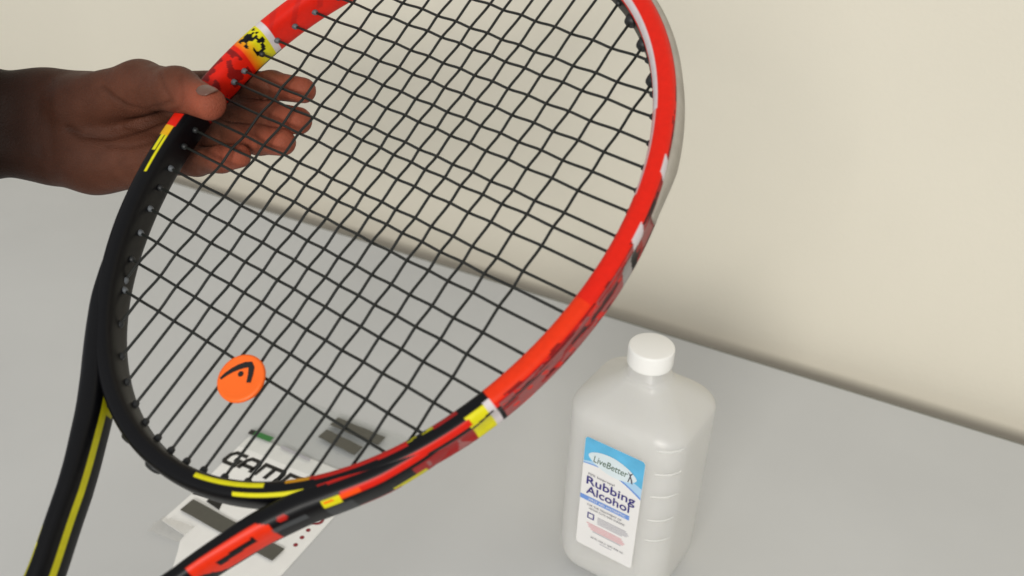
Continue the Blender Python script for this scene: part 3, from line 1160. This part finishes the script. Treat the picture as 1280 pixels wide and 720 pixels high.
# clear sleeve reaching beyond the card
gx_, gy_ = 14, 10
c00, c10, c01, c11 = [np.array(pk(*q)) for q in ((-238, 662), (-118, 606), (-207, 735), (-86, 680))]
V, F = [], []
for i in range(gx_ + 1):
    for j in range(gy_ + 1):
        u, w = i / gx_, j / gy_
        q = (c00 * (1 - u) + c10 * u) * (1 - w) + (c01 * (1 - u) + c11 * u) * w
        V.append((q[0], q[1], 0.0029 + 0.0005 * math.sin(u * 9 + w * 4) * math.sin(w * 6 + 1)))
for i in range(gx_):
    for j in range(gy_):
        a = i * (gy_ + 1) + j
        F.append((a, a + gy_ + 1, a + gy_ + 2, a + 1))
mesh_obj('clear_sleeve', V, F, M['film'], packet)
# lettering: wide slanted strokes
TX = pk(-247, 643)
SH = 0.10


def slant(pts):
    return [(TX[0] + x + SH * y, TX[1] + y) for x, y in pts]


h = 0.0145
ltr = {
    'G': [[(0.0150, h), (0.0035, h), (0.0004, h * 0.72), (0.0004, h * 0.2), (0.0024, 0.0006), (0.0130, 0.0006), (0.0130, h * 0.48), (0.0078, h * 0.48)]],
    'A': [[(0.0175, 0), (0.0175, h * 0.75), (0.0200, h), (0.0275, h), (0.0300, h * 0.75), (0.0300, 0)], [(0.0175, h * 0.36), (0.0300, h * 0.36)]],
    'M': [[(0.0350, 0), (0.0350, h), (0.0440, h), (0.0455, h * 0.82), (0.0455, 0)], [(0.0455, h), (0.0540, h), (0.0560, h * 0.8), (0.0560, 0)]],
    'N': [[(0.0610, 0), (0.0610, h), (0.0700, h), (0.0715, h * 0.82), (0.0715, 0)], [(0.0715, h), (0.0800, h), (0.0820, h * 0.8), (0.0820, 0)]],
    'B': [[(0.0865, 0), (0.0865, h * 0.75), (0.0890, h), (0.0965, h), (0.0990, h * 0.75), (0.0990, 0)], [(0.0865, h * 0.36), (0.0990, h * 0.36)]],
}
for k, lines in ltr.items():
    flatp('letter', merge([stroke(slant(l), 0.0042) for l in lines]), CT + 0.0002, M['ink'], card)


def pquad(name, pts, z, mat, parent=card):
    return flatp(name, flat([pk(*q) for q in pts][::-1]), z, mat, parent)


pquad('green_mark', ((-226, 682), (-208, 674), (-211, 668), (-228, 676)), 0.0034, M['green'])
pquad('dark_mark', ((-231, 684), (-226, 682), (-228, 676), (-233, 678)), 0.0034, M['ink'])
pquad('grey_mark', ((-199, 664), (-170, 648), (-171, 645.5), (-200, 661)), 0.0034, M['grey_ink'])
pquad('arrow_bar', ((-260, 606), (-238, 602), (-238, 597.5), (-261, 602)), CT + 0.0002, M['ink'])
pquad('arrow_head', ((-245, 601), (-233, 598), (-234, 585), (-247, 594)), CT + 0.0004, M['ink'])
for (x, y), r in (((-157, 567), 1.9), ((-160.5, 559), 1.9), ((-164, 551), 1.9)):
    c = pk(x, y)
    flatp('red_dot', flat([(c[0] + r * 1e-3 * math.cos(a), c[1] + r * 1e-3 * math.sin(a)) for a in np.linspace(0, 2 * np.pi, 16, endpoint=False)]), CT + 0.0002, M['crimson'], card)
c = pk(-153, 579)
ring = [(c[0] + 0.0055 * math.cos(a), c[1] + 0.0042 * math.sin(a)) for a in np.linspace(0, 2 * np.pi, 24, endpoint=False)]
flatp('red_badge', stroke(ring, 0.0028, True), CT + 0.0002, M['crimson'], card)
for k, (x, y) in enumerate(((-183, 579), (-188, 571), (-192, 563))):
    c = pk(x, y)
    for q in range(3):
        a = c[0] + 0.0055 * q
        w = (0.0042, 0.0036, 0.0046)[(q + k) % 3]
        flatp('fine_print', flat([(a, c[1] - 0.0012), (a + w, c[1] - 0.0012), (a + w, c[1] + 0.0010), (a, c[1] + 0.0010)]), CT + 0.0002, M['grey_ink'] if q < 2 else M['dark_ink'], card)
# torn corner of film
V, F = [], []
o0 = np.array(pk(-277, 575))
for i in range(11):
    for j in range(8):
        u, w = i / 10, j / 7
        q = o0 + np.array([0.030 * u, -0.018 * w + 0.003 * u])
        q = q + rng.normal(0, 0.0007, 2)
        V.append((q[0], q[1], 0.0024 + abs(rng.normal(0, 0.0011)) + 0.002 * math.sin(3 * u) * math.sin(3 * w)))
for i in range(10):
    for j in range(7):
        a = i * 8 + j
        F.append((a, a + 8, a + 9, a + 1))
mesh_obj('torn_film', V, F, M['torn'], packet)


# strips of lead tape
def lead_strip(a, b, width, z, label):
    a, b = np.array(a) * 1e-3, np.array(b) * 1e-3
    c = (a + b) / 2
    d = b - a
    L = np.linalg.norm(d)
    ang = math.atan2(d[1], d[0])
    n = 14
    V, F = [], []
    for i in range(n + 1):
        x = -L / 2 + L * i / n
        zz = 0.0003 * math.sin(i * 0.9)
        for y, q in ((-width / 2, 0), (width / 2, 0), (width / 2, 0.0007), (-width / 2, 0.0007)):
            V.append((x, y, zz + q))
    for i in range(n):
        for k in range(4):
            F.append((i * 4 + k, i * 4 + (k + 1) % 4, (i + 1) * 4 + (k + 1) % 4, (i + 1) * 4 + k))
    F += [(3, 2, 1, 0), tuple(n * 4 + k for k in range(4))]
    o = mesh_obj('lead_tape_strip', V, F, M['lead'], smooth=False, label=label, category='tape strip', group='strips of lead tape')
    o.location = (c[0], c[1], z)
    o.rotation_euler = (0, 0, ang)
    return o


lead_strip((-261.5, 588.5), (-175, 539), 0.0140, 0.0029, 'long dark grey lead tape strip lying across the white card')
lead_strip((-158.5, 698.5), (-111.5, 674), 0.0118, 0.0038, 'short dark grey lead tape strip farthest from the card, nearest the wall')
lead_strip((-166, 681.5), (-130, 660), 0.0118, 0.0038, 'shortest dark grey lead tape strip, between the card and the other short strip')

# ------------------------------------------------------------------ render settings
sc.render.engine = 'CYCLES'
sc.render.resolution_x, sc.render.resolution_y = 1024, 576
